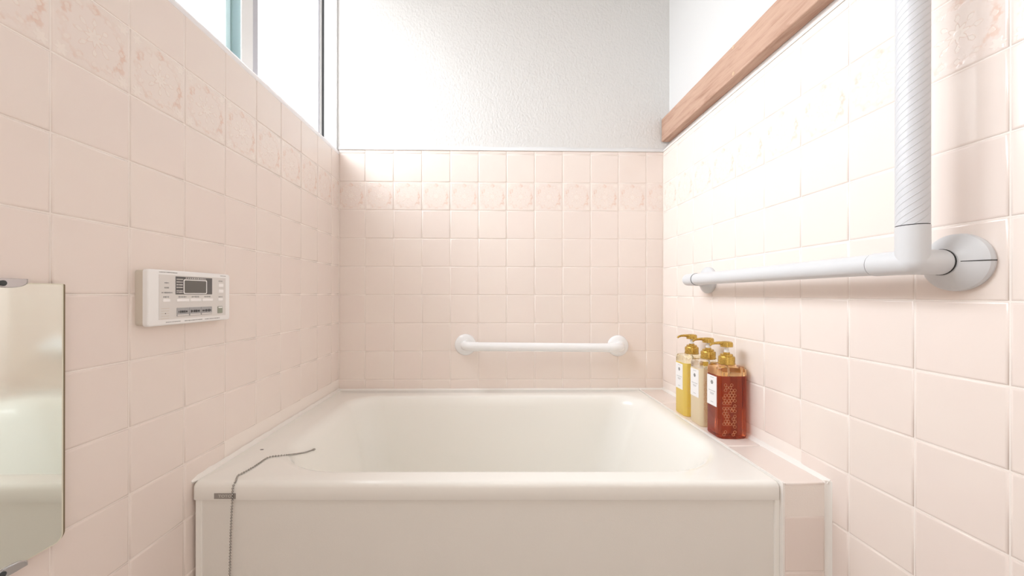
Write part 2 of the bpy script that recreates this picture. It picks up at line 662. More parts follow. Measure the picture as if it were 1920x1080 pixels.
def keep_side(y, z):
    if z < RIM - 0.01 and y > 0.80:
        return None            # behind the tub
    if y < NEAR or z < 0.16:
        return False
    return True


VX, VY, VZ = Vector((1, 0, 0)), Vector((0, 1, 0)), Vector((0, 0, 1))
# left wall: normal +X = u x v  ->  u=+Y, v=+Z
lay_tiles(wall_left, Vector((XL, 0, 0)), VY, VZ, lines(0.5187, YF, YB), lines(ZL1, 0, 1.47),
          (YF, YB), (0.0, 1.4925), keep_side, ZL1 - P / 2)
# right wall: normal -X -> u=-Y, v=+Z
lay_tiles(wall_right, Vector((XR, 0, 0)), -VY, VZ, lines(-0.4744, -YB, -YF), lines(ZR1, 0, 1.47),
          (-YB, -YF), (0.0, ZR1 + P), lambda uu, z: keep_side(-uu, z), ZR1 - P / 2)
lay_tiles(wall_right, Vector((XR, 0, 0)), -VY, VZ, lines(-0.4744, -YB, -YF), [ZR1 + P, 1.5115],
          (-YB, -YF), (ZR1 + P, 1.5115), lambda uu, z: keep_side(-uu, z))
# back wall: normal -Y -> u=+X, v=+Z
lay_tiles(wall_back, Vector((0, YB, 0)), VX, VZ, lines(-0.4987, XL, XR), lines(ZB1, RIM, 1.47),
          (XL, XR), (RIM - 0.004, ZB1 + P), lambda x, z: True, ZB1 - P / 2)
lay_tiles(wall_back, Vector((0, YB, 0)), VX, VZ, lines(-0.4987, XL, XR), [ZB1 + P, 1.511],
          (XL, XR), (ZB1 + P, 1.511), lambda x, z: True)


# sealant beads along the tile tops
def prism(name, sec, p0, p1, mat, parent, wob=0.0, n=1, taper=False):
    """section = list of (offset vector) swept from p0 to p1"""
    bm = bmesh.new()
    p0, p1 = Vector(p0), Vector(p1)
    rings = []
    for i in range(n + 1):
        c = p0.lerp(p1, i / n)
        k = 1 + random.uniform(-wob, wob)
        if taper and i == 0:
            k = 0.3
        rings.append([c + Vector(s) * k for s in sec])
    loft(bm, rings, True, True)
    me = from_bm(bm, name)
    auto_smooth(me, 50)
    return link(name, me, mat, parent)


prism('sealant_bead', [(0, 0.001, 0), (0, -0.003, 0), (0, -0.002, 0.006), (0, 0.003, 0.016), (0, 0.006, 0.017)],
      (XL, YB, 1.5105), (PLX, YB, 1.5105), M['plaster_fine'], wall_back, 0.15, 24)
prism('sealant_bead', [(0.001, 0, 0), (-0.001, 0, 0), (0.000, 0, 0.006), (0.022, 0, 0.030), (0.027, 0, 0.030)],
      (XR, YF, 1.511), (XR, YB, 1.511), M['caulk'], wall_right, 0.04, 40)

# wooden rail on the right wall
rail = struct(box('trim_1', (0.6605, PLX, YF + 0.01, YB - 0.001, 1.549, 1.638), M['wood'], None, bev=0.0025),
              'reddish wooden rail along the top of the tiled right wall', 'rail')

# two filled screw holes in the rail's face
plug_me = lathe_mesh('screw_plug', [(0.0052, 0.0), (0.0050, 0.0006), (0.0030, 0.0010)], 18)
for px, py in ((1375, 88), (1375, 138)):
    r = pixel_ray(px, py)
    p = CAM + r * ((0.6605 - CAM.x) / r.x)
    o = link('screw_plug', plug_me, M['plug'], rail)
    o.matrix_local = Matrix.Translation(p) @ Matrix.Rotation(-math.pi / 2, 4, 'Y')

# ------------------------------------------------------------------ window
window = bpy.data.objects.new('window_1', None)
COL.objects.link(window)
window.location = (-0.66, (WY0 + WY1) / 2, WZ0)
struct(window, 'high frosted sliding window with white aluminium frame', 'window')


def wbox(name, b6, mat, bev=0.0):
    w = window.location
    return box(name, (b6[0] - w.x, b6[1] - w.x, b6[2] - w.y, b6[3] - w.y, b6[4] - w.z, b6[5] - w.z), mat, window, bev)


# sill and reveal lining
wbox('sill', (-0.735, XL - 0.0035, WY0, WY1 + 0.003, 1.4945, 1.5005), M['caulk'], 0.002)
wbox('jamb', (-0.655, -0.6075, YB - 0.006, YB + 0.003, 1.4995, WZ1), M['frame_white'])
wbox('jamb', (-0.735, -0.6075, WY0 - 0.004, WY0 + 0.012, 1.4995, WZ1), M['frame_white'])
wbox('head', (-0.735, -0.6075, WY0, WY1, WZ1 - 0.012, WZ1 + 0.002), M['frame_white'])
sl = window.location
prism('sill_bead', [(-0.001, 0, -0.004), (0.0003, 0, -0.001), (0.0003, 0, 0.006), (-0.002, 0, 0.0115), (-0.008, 0, 0.0150), (-0.016, 0, 0.0155), (-0.016, 0, 0.004), (-0.006, 0, -0.003)],
      Vector((XL, WY0, 1.494)) - sl, Vector((XL, YB - 0.001, 1.494)) - sl, M['sill_white'], window, 0.08, 40)
# outer frame
wbox('frame_rail', (-0.730, -0.652, WY0 + 0.012, YB - 0.002, 1.4995, 1.515), M['frame_white'])
wbox('frame_rail', (-0.730, -0.652, WY0 + 0.012, YB - 0.002, WZ1 - 0.032, WZ1 - 0.012), M['frame_white'])
wbox('frame_stile', (-0.730, -0.6625, YB - 0.022, YB + 0.003, 1.515, WZ1 - 0.032), M['frame_white'])
wbox('frame_stile', (-0.730, -0.655, WY0 + 0.012, WY0 + 0.032, 1.515, WZ1 - 0.032), M['frame_white'])
wbox('weather_strip', (-0.6630, -0.6550, YB - 0.0065, YB - 0.0015, 1.51, WZ1 - 0.03), M['gasket'])
wbox('weather_strip', (-0.6715, -0.6655, YB - 0.0300, YB - 0.0230, 1.51, WZ1 - 0.03), M['frame_grey'])
# inner sash (far half)
IX = -0.672
wbox('sash_stile', (IX + 0.009, IX + 0.012, 0.9935, 1.0410, 1.512, WZ1 - 0.03), M['frame_white'], 0.0015)
wbox('glazing_strip', (IX - 0.006, IX + 0.0115, 1.0412, 1.0622, 1.512, WZ1 - 0.03), M['frame_grey'])
wbox('sash_rail', (IX - 0.010, IX + 0.010, 1.062, 1.440, 1.515, 1.535), M['frame_white'])
wbox('sash_rail', (IX - 0.010, IX + 0.010, 1.062, 1.440, WZ1 - 0.055, WZ1 - 0.033), M['frame_white'])
wbox('pane', (IX - 0.004, IX + 0.001, 1.058, 1.444, 1.533, WZ1 - 0.05), M['pane'])
# outer sash
OX = -0.706
wbox('glazing_strip', (OX - 0.010, OX + 0.008, 0.990, 1.009, 1.512, WZ1 - 0.03), M['frame_backlit_fade'], 0.003)  # added strip of the stile, carries its painted light fade
wbox('sash_stile', (OX - 0.010, OX + 0.011, 1.009, 1.090, 1.512, WZ1 - 0.03), M['frame_backlit'], 0.003)
wbox('pane', (OX - 0.004, OX + 0.001, 0.603, 0.992, 1.533, WZ1 - 0.05), M['pane'])
wbox('sash_stile', (OX - 0.010, OX + 0.010, 0.555, 0.605, 1.512, WZ1 - 0.03), M['frame_white'], 0.002)
wbox('sash_stile', (IX - 0.010, IX + 0.010, 0.555, 0.605, 1.512, WZ1 - 0.03), M['frame_white'], 0.002)
# near inner sash
wbox('pane', (IX - 0.004, IX + 0.001, 0.317, 0.557, 1.533, WZ1 - 0.05), M['pane'])
for y0, y1, x in ((0.605, 0.992, OX), (0.295, 0.555, IX)):
    wbox('sash_rail', (x - 0.010, x + 0.010, y0, y1, 1.515, 1.535), M['frame_white'])
    wbox('sash_rail', (x - 0.010, x + 0.010, y0, y1, WZ1 - 0.055, WZ1 - 0.033), M['frame_white'])
wbox('sash_stile', (IX - 0.010, IX + 0.010, 0.293, 0.319, 1.535, WZ1 - 0.055), M['frame_white'])
# boards that close the wall behind the sashes
boxes('window_backing', [(-0.745, -0.738, WY0 - 0.06, YB + 0.1, 1.45, WZ1 + 0.05)], M['frame_white'], wall_left)
boxes('window_backing', [(-0.74, XL - 0.1, YB + 0.006, YB + 0.1, 1.45, WZ1 + 0.05),
                         (-0.74, PLL - SUN + 0.002, WY0 - 0.06, WY0 - 0.006, 1.45, WZ1 + 0.05),
                         (-0.74, PLL - SUN + 0.002, WY0 - 0.06, YB + 0.1, WZ1 + 0.004, WZ1 + 0.05),
                         (-0.74, XL - GD - SUN + 0.002, WY0 - 0.06, YB + 0.1, 1.45, 1.493)], M['frame_white'], wall_left)

# ------------------------------------------------------------------ bathtub
TX0, TX1, TY0, TY1 = -0.5965, 0.5725, 0.744, YB - 0.002
tub = thing('bathtub', 'cream white bathtub with wide rounded rim and panelled front', 'bathtub', (0, 1.1, 0))


def shear(p):
    x, y, z = p
    w = max(0.0, min(1.0, (TY1 - y) / (TY1 - TY0)))
    return (x, y - 0.0148 * x * w - 1.1, z)


def tub_ring(x0, x1, y0, y1, r, z, k=12, rf=None):
    return [shear((a, b, z)) for a, b in rrect(x0, x1, y0, y1, r, k, rf)]


rings = []
# lip underside, lip face, rounded edge, flat rim
rings.append(tub_ring(TX0 + 0.010, TX1 - 0.010, TY0 + 0.010, TY1 - 0.010, 0.004, 0.5415))
rings.append(tub_ring(TX0 + 0.0012, TX1 - 0.0012, TY0 + 0.0012, TY1 - 0.0012, 0.006, 0.5405))
rings.append(tub_ring(TX0, TX1, TY0, TY1, 0.007, 0.542))
RB = 0.011
for i in range(7):
    a = math.radians(90 * i / 6)
    ins = RB * (1 - math.cos(a))
    rings.append(tub_ring(TX0 + ins * 0.5, TX1 - ins * 0.5, TY0 + ins, TY1 - ins * 0.2, 0.008, RIM - RB + RB * math.sin(a)))
# opening and basin: (left, right, front, back, radius, z)
BAS = [(-0.522, 0.552, 0.786, 1.392, 0.105, 0.5760),
       (-0.514, 0.544, 0.791, 1.386, 0.102, 0.5752),
       (-0.506, 0.535, 0.796, 1.381, 0.098, 0.5728),
       (-0.499, 0.527, 0.800, 1.377, 0.094, 0.5685),
       (-0.493, 0.519, 0.804, 1.374, 0.090, 0.5620),
       (-0.487, 0.511, 0.807, 1.371, 0.086, 0.5530),
       (-0.482, 0.502, 0.809, 1.369, 0.083, 0.5400),
       (-0.471, 0.485, 0.813, 1.366, 0.080, 0.5000),
       (-0.449, 0.450, 0.822, 1.358, 0.078, 0.4000),
       (-0.428, 0.416, 0.832, 1.349, 0.076, 0.3000),
       (-0.410, 0.388, 0.842, 1.340, 0.074, 0.2100),
       (-0.400, 0.372, 0.852, 1.331, 0.074, 0.1650),
       (-0.378, 0.346, 0.876, 1.309, 0.074, 0.1380),
       (-0.345, 0.312, 0.911, 1.274, 0.070, 0.1300)]
for b6 in BAS:
    rings.append(tub_ring(*b6, rf=b6[4] * 1.75))
bm = bmesh.new()
loft(bm, rings, False, True)
me = from_bm(bm, 'shell')
auto_smooth(me, 50)
tub_shell = link('shell', me, M['tub'], tub)
bvh = BVHTree.FromPolygons([tub.location + v.co for v in me.vertices], [tuple(p.vertices) for p in me.polygons])


def tub_box(name, x0, x1, d0, d1, z0, z1, mat, parent=None, bev=0.0):
    """box that follows the slightly skewed front; d is the distance behind the front edge"""
    bm = bmesh.new()
    add_box(bm, x0, x1, d0, d1, z0, z1, bev=bev)
    for v in bm.verts:
        v.co = Vector(shear((v.co.x, TY0 + v.co.y, v.co.z)))
    return link(name, from_bm(bm, name), mat, parent or tub)


tub_box('front_panel', TX0 + 0.016, TX1 - 0.010, 0.006, 0.020, -0.015, 0.5405, M['apron'])
tub_box('side_trim', TX0 + 0.003, TX0 + 0.0165, 0.0045, 0.022, -0.015, 0.5405, M['tub'], bev=0.002)
tub_box('side_trim', TX1 - 0.0105, TX1 + 0.0005, 0.0035, 0.022, -0.015, 0.5405, M['tub'], bev=0.002)


def tub_local(p):
    return Vector(p) - Vector(tub.location)


def on_front(px, py, d=0.0):
    """point where the pixel's ray meets the skewed lip face"""
    r = pixel_ray(px, py)
    t = 0.7
    for _ in range(20):
        p = CAM + r * t
        y = TY0 - 0.0148 * p.x + d
        t = (y - CAM.y) / r.y
    return CAM + r * t


# maker's badge on the lip
pc = on_front(422, 930)
bw, bh = 0.0425, 0.0112
badge = tub_box('badge', pc.x - bw / 2, pc.x + bw / 2, -0.0009, 0.002, pc.z - bh / 2, pc.z + bh / 2, M['plate'], bev=0.0003)
fc = bpy.data.curves.new('lettering', 'FONT')
fc.body = 'TOTO'
fc.size = 0.0076
fc.align_x = 'CENTER'
fc.align_y = 'CENTER'
fc.extrude = 0.0002
fc.offset = 0.0001
fc.space_character = 1.08
fo = bpy.data.objects.new('tmp_text', fc)
COL.objects.link(fo)
tme = bpy.data.meshes.new_from_object(fo)
bpy.data.objects.remove(fo)
tme.materials.clear()
lt = link('lettering', tme, M['plate_text'], badge)
lp = tub_local((pc.x + 0.0005, TY0 - 0.0148 * pc.x - 0.0011, pc.z))
lt.matrix_local = Matrix.Translation(lp) @ Matrix.Rotation(-0.0148, 4, 'Z') @ Matrix.Rotation(math.pi / 2, 4, 'X') @ Matrix.Diagonal((1.15, 1, 1, 1))


def on_tub(px, py):
    r = pixel_ray(px, py)
    loc, nor, idx, dist = bvh.ray_cast(CAM, r)
    if loc is None:
        return None, None
    if nor.dot(r) > 0:
        nor = -nor
    return loc, nor


# tiny pin hole in the rim where the chain would hook
hp, hn = on_tub(491, 843)
hm = lathe_mesh('hook_hole', [(0.0045, 0.0), (0.0042, 0.0006), (0.002, 0.0007)], 14)
ho = link('hook_hole', hm, M['gasket'], tub)
ho.location = tub_local(hp)
ho.scale = (1.0, 0.55, 0.6)

# sealant against the walls
sb = [(0, 0, 0), (0.0115, 0, 0), (0.007, 0, 0.0035), (0.0035, 0, 0.007), (0, 0, 0.0115)]


def tub_bead(sec, p0, p1, n, wob, taper=False):
    return prism('sealant_bead', sec, tub_local(p0), tub_local(p1), M['caulk'], tub, wob, n, taper)


tub_bead([(0.0005, 0, -0.01), (0.008, 0, -0.002), (0.0075, 0, 0.001), (0.003, 0, 0.0055), (0.0005, 0, 0.0085)],
         (XL, 0.7545, RIM), (XL, YB - 0.001, RIM), 46, 0.16, True)
BACK_SEC = [(0, -0.0005, -0.004), (0, -0.006, -0.002), (0, -0.0055, 0.0005), (0, -0.002, 0.0045), (0, -0.0005, 0.006)]
tub_bead(BACK_SEC, (XL + 0.001, YB, RIM), (0.5725, YB, RIM), 36, 0.10)

# ------------------------------------------------------------------ tiled ledge on the right of the tub
LX0, LX1, LY0 = 0.5765, XR - 0.0005, 0.7335
ledge = struct(boxes('wall_ledge', [(LX0 + 0.002, LX1 + 0.002, LY0 + GD, YB + GD, -0.02, RIM - GD)], M['grout']),
               'narrow pink tiled ledge between the bathtub and the right wall', 'ledge')
lay_tiles(ledge, Vector((0, 0, RIM)), VX, VY, [LX0, XR - 0.002], [LY0, 0.916, 1.098, 1.280, YB],
          (LX0, XR - 0.002), (LY0, YB), lambda x, y: True)
lay_tiles(ledge, Vector((0, LY0, 0)), VX, VZ, [LX0, 0.6590], lines(0.5094, 0.0, RIM - P),
          (LX0, 0.6590), (0.0, RIM), lambda x, z: True)
prism('sealant_bead', [(0.002, 0, -0.008), (-0.0075, 0, -0.001), (-0.006, 0, 0.002), (-0.002, 0, 0.006), (0.002, 0, 0.009)],
      (XR, LY0 - 0.002, RIM), (XR, YB, RIM), M['caulk'], ledge, 0.12, 44)
prism('sealant_bead', BACK_SEC, (0.5735, YB, RIM), (XR, YB, RIM), M['caulk'], ledge, 0.1, 4)
prism('sealant_bead', [(-0.0092, 0.004, 0), (-0.0092, 0.0, 0), (-0.0060, -0.0006, 0), (-0.0025, -0.0022, 0), (0.0, -0.0060, 0), (0.0, 0.004, 0)],
      (XR, LY0, -0.01), (XR, LY0, RIM + 0.0045), M['caulk'], ledge, 0.0, 6)
prism('sealant_bead', [(-0.0012, 0, -0.010), (0.0028, 0, -0.010), (0.0028, 0, 0.0002), (0.001, 0, 0.0010), (-0.0012, 0, 0.0004)],
      (0.5752, 0.736, RIM), (0.5752, YB, RIM), M['caulk'], ledge, 0.06, 40)
prism('sealant_bead', [(-0.0026, 0.006, 0), (-0.0026, 0.0, 0), (-0.0014, -0.0022, 0), (0.0012, -0.0026, 0), (0.0032, -0.0016, 0), (0.0032, 0.006, 0)],
      (0.5752, 0.7352, -0.01), (0.5752, 0.7352, RIM), M['caulk'], ledge)

# ------------------------------------------------------------------ ball chain over the tub rim
chain = thing('ball_chain', 'steel ball chain lying over the bathtub rim and hanging down its front', 'chain', (-0.5, 0.745, RIM))
key = [(587, 843.5), (572, 848.5), (556, 851.5), (540, 854), (524, 855.6), (508, 857.5), (499, 861), (488, 868.5), (476, 876.5),
       (464, 883.5), (452, 890), (446, 893.5)]
pts = []
for px, py in key:
    loc, nor = on_tub(px, py)
    pts.append(loc + nor * 0.0016)
y_edge = lambda x: TY0 - 0.0148 * x
ptop = on_front(438.0, 906)
pts.append(Vector((ptop.x + 0.001, y_edge(ptop.x) + 0.0045, RIM + 0.0002)))
pts.append(Vector((ptop.x, y_edge(ptop.x) - 0.0002, RIM - 0.0045)))
for px, py in ((436, 918), (435.3, 940), (433.5, 975), (432, 1020), (430.5, 1080), (429.6, 1130), (429.4, 1180)):
    p = on_front(px, py, -0.0020)
    pts.append(p)


def catmull(pts, per=14):
    out = []
    for i in range(len(pts) - 1):
        p0, p1, p2, p3 = pts[max(i - 1, 0)], pts[i], pts[i + 1], pts[min(i + 2, len(pts) - 1)]
        for k in range(per):
            t = k / per
            out.append(0.5 * ((2 * p1) + (p2 - p0) * t + (2 * p0 - 5 * p1 + 4 * p2 - p3) * t * t + (3 * p1 - p0 - 3 * p2 + p3) * t ** 3))
    out.append(pts[-1])
    return out


path = catmull(pts)
beads = []
acc, step_len = 0.0, 0.0058
last = path[0]
for a, b in zip(path, path[1:]):
    d = (b - a).length
    while acc + d >= step_len:
        t = (step_len - acc) / d
        q = a.lerp(b, t)
        beads.append(q)
        a = q
        d = (b - a).length
        acc = 0.0
    acc += d
bm = bmesh.new()
for q in beads:
    bmesh.ops.create_icosphere(bm, subdivisions=2, radius=0.0021, matrix=Matrix.Translation(q - chain.location))
me = from_bm(bm, 'beads')
for p in me.polygons:
    p.use_smooth = True
o = link('beads', me, M['steel_dark'], chain)
o['kind'] = 'stuff'
link('wire', tube_mesh('wire', [q - chain.location for q in path[::3]], 0.0005, 6), M['steel_dark'], chain)
e0 = pts[0] - chain.location
dirv = (pts[0] - pts[1]).normalized()
link('end_clasp', tube_mesh('end_clasp', [e0 - dirv * 0.004, e0, e0 + dirv * 0.003, e0 + dirv * 0.007], 0.002, 12,
                            radii=[0.0018, 0.0030, 0.0030, 0.0018]), M['steel_dark'], chain)

# ------------------------------------------------------------------ grab bar on the back wall
gb = thing('grab_bar', 'straight white grab bar on the tiled wall behind the bathtub', 'grab bar', (0.19, YB, 0.7505))
A, Bx = -0.1085, 0.4885
zA, zB = 0.753 - 0.7505, 0.748 - 0.7505
fl_prof = [(0.0405, 0.0), (0.0415, 0.003), (0.0405, 0.007), (0.036, 0.0115), (0.027, 0.0155), (0.0195, 0.0175), (0.0175, 0.019)]
flange_me = lathe_mesh('flange', fl_prof, 48)
auto_smooth(flange_me, 40)
for x, z in ((A, zA), (Bx, zB)):
    o = link('flange', flange_me, M['barback'], gb)
    o.matrix_local = Matrix.Translation((x - 0.19, 0, z)) @ Matrix.Rotation(math.pi / 2, 4, 'X')
RBAR = 0.0165
OUT = 0.058
for s, x, z in ((1, A, zA), (-1, Bx, zB)):
    pl = [Vector((x - 0.19, -0.012, z)), Vector((x - 0.19, -0.024, z))]
    for i in range(1, 9):
        a = math.radians(90 * i / 8)
        pl.append(Vector((x - 0.19 + s * 0.034 * (1 - math.cos(a)), -0.024 - 0.034 * math.sin(a), z)))
    pl.append(Vector((x - 0.19 + s * 0.052, -OUT, z)))
    link('elbow', tube_mesh('elbow', pl, RBAR + 0.0012, 28), M['barback'], gb)
link('bar', tube_mesh('bar', [(A - 0.19 + 0.045, -OUT, zA), (Bx - 0.19 - 0.045, -OUT, zB)], RBAR, 32), M['barback'], gb)

# ------------------------------------------------------------------ L-shaped grab bar on the right wall
lb = thing('grab_bar', 'L shaped white grab bar with ribbed upright on the right wall', 'grab bar', (XR, 0.53, 0.997))
BX, BY, BZ = 0.6035 - XR, 0.0, 0.0
YE = 1.150 - 0.53
wall_rot = Matrix.Rotation(-math.pi / 2, 4, 'Y')     # lathe +Z -> -X
big_prof = [(0.0400, 0.0), (0.0412, 0.004), (0.0405, 0.009), (0.0375, 0.0125), (0.0290, 0.0185), (0.0225, 0.0225), (0.0195, 0.0240), (0.0185, 0.025)]
big_me = lathe_mesh('flange', big_prof, 64)
auto_smooth(big_me, 22)
TOPZ = 0.462
for y, z in ((-0.004, -0.001), (YE, -0.003), (-0.004, TOPZ)):
    o = link('flange', big_me, M['bar'], lb)
    o.matrix_local = Matrix.Translation((0, y, z)) @ wall_rot
# split line in the near flange cover
seam = [(-0.0236, -0.0235, -0.001), (-0.019, -0.0318, -0.001), (-0.0127, -0.0415, -0.001), (-0.009, -0.0446, -0.001), (-0.002, -0.0452, -0.001)]
link('seam', tube_mesh('seam', seam, 0.0007, 8), M['seam'], lb)
RF = 0.0182
# corner fitting: leg to wall, arm along wall, arm upward


def add_tube(bm, pts, radii, n=32):
    pts = [Vector(p) for p in pts]
    rings = []
    t = (pts[-1] - pts[0]).normalized()
    a = Vector((0, 0, 1)) if abs(t.z) < 0.9 else Vector((1, 0, 0))
    up = (a - t * a.dot(t)).normalized()
    s = t.cross(up)
    for p, rr in zip(pts, radii):
        rings.append([p + (up * math.cos(2 * math.pi * k / n) + s * math.sin(2 * math.pi * k / n)) * rr for k in range(n)])
    loft(bm, rings, True, True)


def fitting(name, arms):
    """tubes meeting in a ball, merged by a voxel-free union look: ball plus arms"""
    bm = bmesh.new()
    bmesh.ops.create_uvsphere(bm, u_segments=32, v_segments=20, radius=RF, matrix=Matrix.Translation((BX, arms[0][1], arms[0][2])))
    for (cx, cy, cz, ex, ey, ez) in arms_of(arms):
        add_tube(bm, [(cx, cy, cz), (ex, ey, ez)], [RF, RF])
    me = from_bm(bm, name)
    auto_smooth(me, 40)
    return me


def arms_of(a):
    c = a[0]
    return [(c[0], c[1], c[2], *e) for e in a[1:]]


link('corner_fitting', fitting('corner_fitting', [(BX, 0, 0), (-0.022, -0.002, -0.0005), (BX, 0.052, 0), (BX, 0, 0.0515)]), M['bar'], lb)
link('end_fitting', fitting('end_fitting', [(BX, YE, -0.002), (-0.022, YE, -0.003), (BX, YE - 0.045, -0.002)]), M['bar'], lb)
link('top_fitting', fitting('top_fitting', [(BX, 0, TOPZ), (-0.022, -0.002, TOPZ), (BX, 0, TOPZ - 0.045)]), M['bar'], lb)
# shadow gaps where bar and fittings meet
for p0, p1, r in (((BX, 0.0518, 0), (BX, 0.0532, 0), 0.0177), ((BX, 0, 0.0513), (BX, 0, 0.0530), 0.0174),
                  ((-0.0268, -0.002, -0.0005), (-0.0255, -0.002, -0.0005), 0.0188), ((BX, YE - 0.0465, -0.002), (BX, YE - 0.0448, -0.002), 0.0176)):
    link('joint_gap', tube_mesh('joint_gap', [p0, p1], r, 32), M['seam'], lb)
link('horizontal_bar', tube_mesh('horizontal_bar', [(BX, 0.053, 0), (BX, YE - 0.046, -0.002)], 0.0170, 36), M['bar'], lb)
up_me = tube_mesh('upright_bar', [(0, 0, 0), (0, 0, TOPZ - 0.045 - 0.0528)], 0.0178, 40)
o = link('upright_bar', up_me, M['grip'], lb)
o.location = (BX, 0, 0.0528)

# ------------------------------------------------------------------ bath remote on the left wall
rm = thing('bath_controller', 'white bath water heater control panel on the left tiled wall', 'controller', (XL, 0.6365, 0.943))
RW, RH, RD = 0.1955, 0.0485, 0.022


def wall_rr(name, u0, u1, v0, v1, d0, d1, r, mat, parent, soft=0.0, k=6, rf=None):
    """rounded plate on the left wall: u along +Y, v up, d out of the wall"""
    bm = bmesh.new()
    R = [[(d0, a, b) for a, b in rrect(u0, u1, v0, v1, r, k, rf)]]
    if soft:
        R.append([(d1 - soft, a, b) for a, b in rrect(u0, u1, v0, v1, r, k)])
        for i in range(1, 4):
            an = math.radians(30 * i)
            ins = soft * (1 - math.cos(an))
            R.append([(d1 - soft + soft * math.sin(an), a, b) for a, b in rrect(u0 + ins, u1 - ins, v0 + ins, v1 - ins, max(r - ins, 0.0003), k)])
    else:
        R.append([(d1, a, b) for a, b in rrect(u0, u1, v0, v1, r, k, rf)])
    loft(bm, R, True, True)
    me = from_bm(bm, name)
    auto_smooth(me, 40)
    return link(name, me, mat, parent)


wall_rr('housing', 0.0010, RW - 0.002, -0.0475, 0.0475, 0.0, 0.0145, 0.006, M['remote_case'], rm, 0.001)
cover = wall_rr('cover', 0.0, RW, -0.0490, 0.0490, 0.0135, RD, 0.0055, M['remote'], rm, 0.0028)
pan = wall_rr('button_panel', 0.0206, 0.1815, -0.0385, 0.0405, RD - 0.001, RD + 0.0004, 0.0006, M['remote_panel'], rm)
disp = wall_rr('display', 0.0543, 0.1423, 0.0058, 0.0385, RD, RD + 0.0008, 0.0004, M['remote_dark'], rm)
wall_rr('lcd_rim', 0.0712, 0.1280, 0.0068, 0.0340, RD + 0.0004, RD + 0.0012, 0.003, M['key_white'], disp)
wall_rr('lcd', 0.0732, 0.1258, 0.0083, 0.0322, RD + 0.0006, RD + 0.0014, 0.002, M['lcd'], disp)


def dash(parent, u0, u1, v0, v1, mat, d=RD + 0.0004):
    return wall_rr('print_mark', u0, u1, v0, v1, d, d + 0.00025, 0.0002, mat, parent, k=1)


def print_row(parent, u0, u1, v, h, mat, d=RD + 0.0004, unit=0.0022):
    """a row of small unreadable printed marks joined to one part"""
    bm = bmesh.new()
    u = u0
    while u < u1:
        w = unit * random.uniform(0.55, 1.0)
        hh = h * random.uniform(0.6, 1.0)
        add_box(bm, d, d + 0.00025, u, min(u + w, u1), v - hh / 2, v + hh / 2)
        u += w + unit * random.uniform(0.25, 0.5)
    return link('print_mark', from_bm(bm, 'print_mark'), mat, parent)


for v in (0.0335, 0.0285, 0.0235, 0.0185, 0.0125, 0.0095):
    print_row(disp, 0.0560, 0.0700, v, 0.0022, M['remote_panel'], RD + 0.0008, 0.0024)
print_row(disp, 0.076, 0.125, 0.0362, 0.0022, M['remote_panel'], RD + 0.0008, 0.004)
for u0, u1, v0, v1 in ((0.0276, 0.0425, -0.0076, -0.0024), (0.0567, 0.0845, -0.0078, -0.0024), (0.0870, 0.1140, -0.0078, -0.0024),
                       (0.1165, 0.1441, -0.0078, -0.0024), (0.1602, 0.1742, 0.0215, 0.0285), (0.1602, 0.1742, 0.0092, 0.0160),
                       (0.1598, 0.1724, -0.0075, -0.0022)):
    wall_rr('button', u0, u1, v0, v1, RD, RD + 0.0013, 0.0012, M['key_white'], rm, 0.0005, 3)
for u0, u1 in ((0.0567, 0.0836), (0.0848, 0.1122), (0.1132, 0.1415)):
    k = wall_rr('button', u0, u1, -0.0345, -0.0188, RD, RD + 0.0014, 0.0008, M['key_grey'], rm, 0.0005, 3)
    print_row(k, u0 + 0.003, u1 - 0.003, -0.0262, 0.005, M['ink_dark'], RD + 0.0014, 0.0034)
    dash(k, u0 + 0.001, u1 - 0.001, -0.0338, -0.0312, M['remote_panel'], RD + 0.0014)
k = wall_rr('button', 0.1575, 0.1715, -0.0339, -0.0191, RD, RD + 0.0014, 0.0015, M['key_green'], rm, 0.0005, 3)
dash(k, 0.1592, 0.1698, -0.0228, -0.0204, M['key_white'], RD + 0.0014)
for v, u0, u1 in ((0.0262, 0.0315, 0.0402), (0.0176, 0.0315, 0.0402), (0.0089, 0.0257, 0.0478), (0.0012, 0.0290, 0.0400)):
    print_row(rm, u0, u1, v, 0.0028, M['ink'], unit=0.0026)
for u0, u1 in ((0.061, 0.078), (0.091, 0.108), (0.122, 0.138)):
    print_row(rm, u0, u1, 0.0012, 0.0030, M['ink'], unit=0.0030)
for v in (0.0335, 0.0005):
    print_row(rm, 0.161, 0.172, v, 0.0024, M['ink'], unit=0.0028)
print_row(rm, 0.0212, 0.0587, 0.0447, 0.0018, M['ink'], RD - 0.0001, 0.0018)
print_row(rm, 0.0347, 0.0659, -0.0436, 0.0018, M['ink'], RD - 0.0001, 0.0018)
print_row(rm, 0.0745, 0.1178, -0.0436, 0.0020, M['ink'], RD - 0.0001, 0.0020)
print_row(rm, 0.1244, 0.1649, -0.0436, 0.0018, M['ink'], RD - 0.0001, 0.0018)
print_row(rm, 0.1666, 0.1818, 0.0446, 0.0016, M['ink'], RD - 0.0001, 0.0020)
for v in (-0.019, -0.0235, -0.028, -0.0325, -0.037):
    wall_rr('speaker_slot', 0.0250, 0.0410, v - 0.0004, v + 0.0004, RD + 0.0002, RD + 0.0005, 0.0003, M['remote_case'], rm, k=1)
dash(rm, 0.0325, 0.0340, -0.0288, -0.0272, M['ink_dark'], RD + 0.0005)

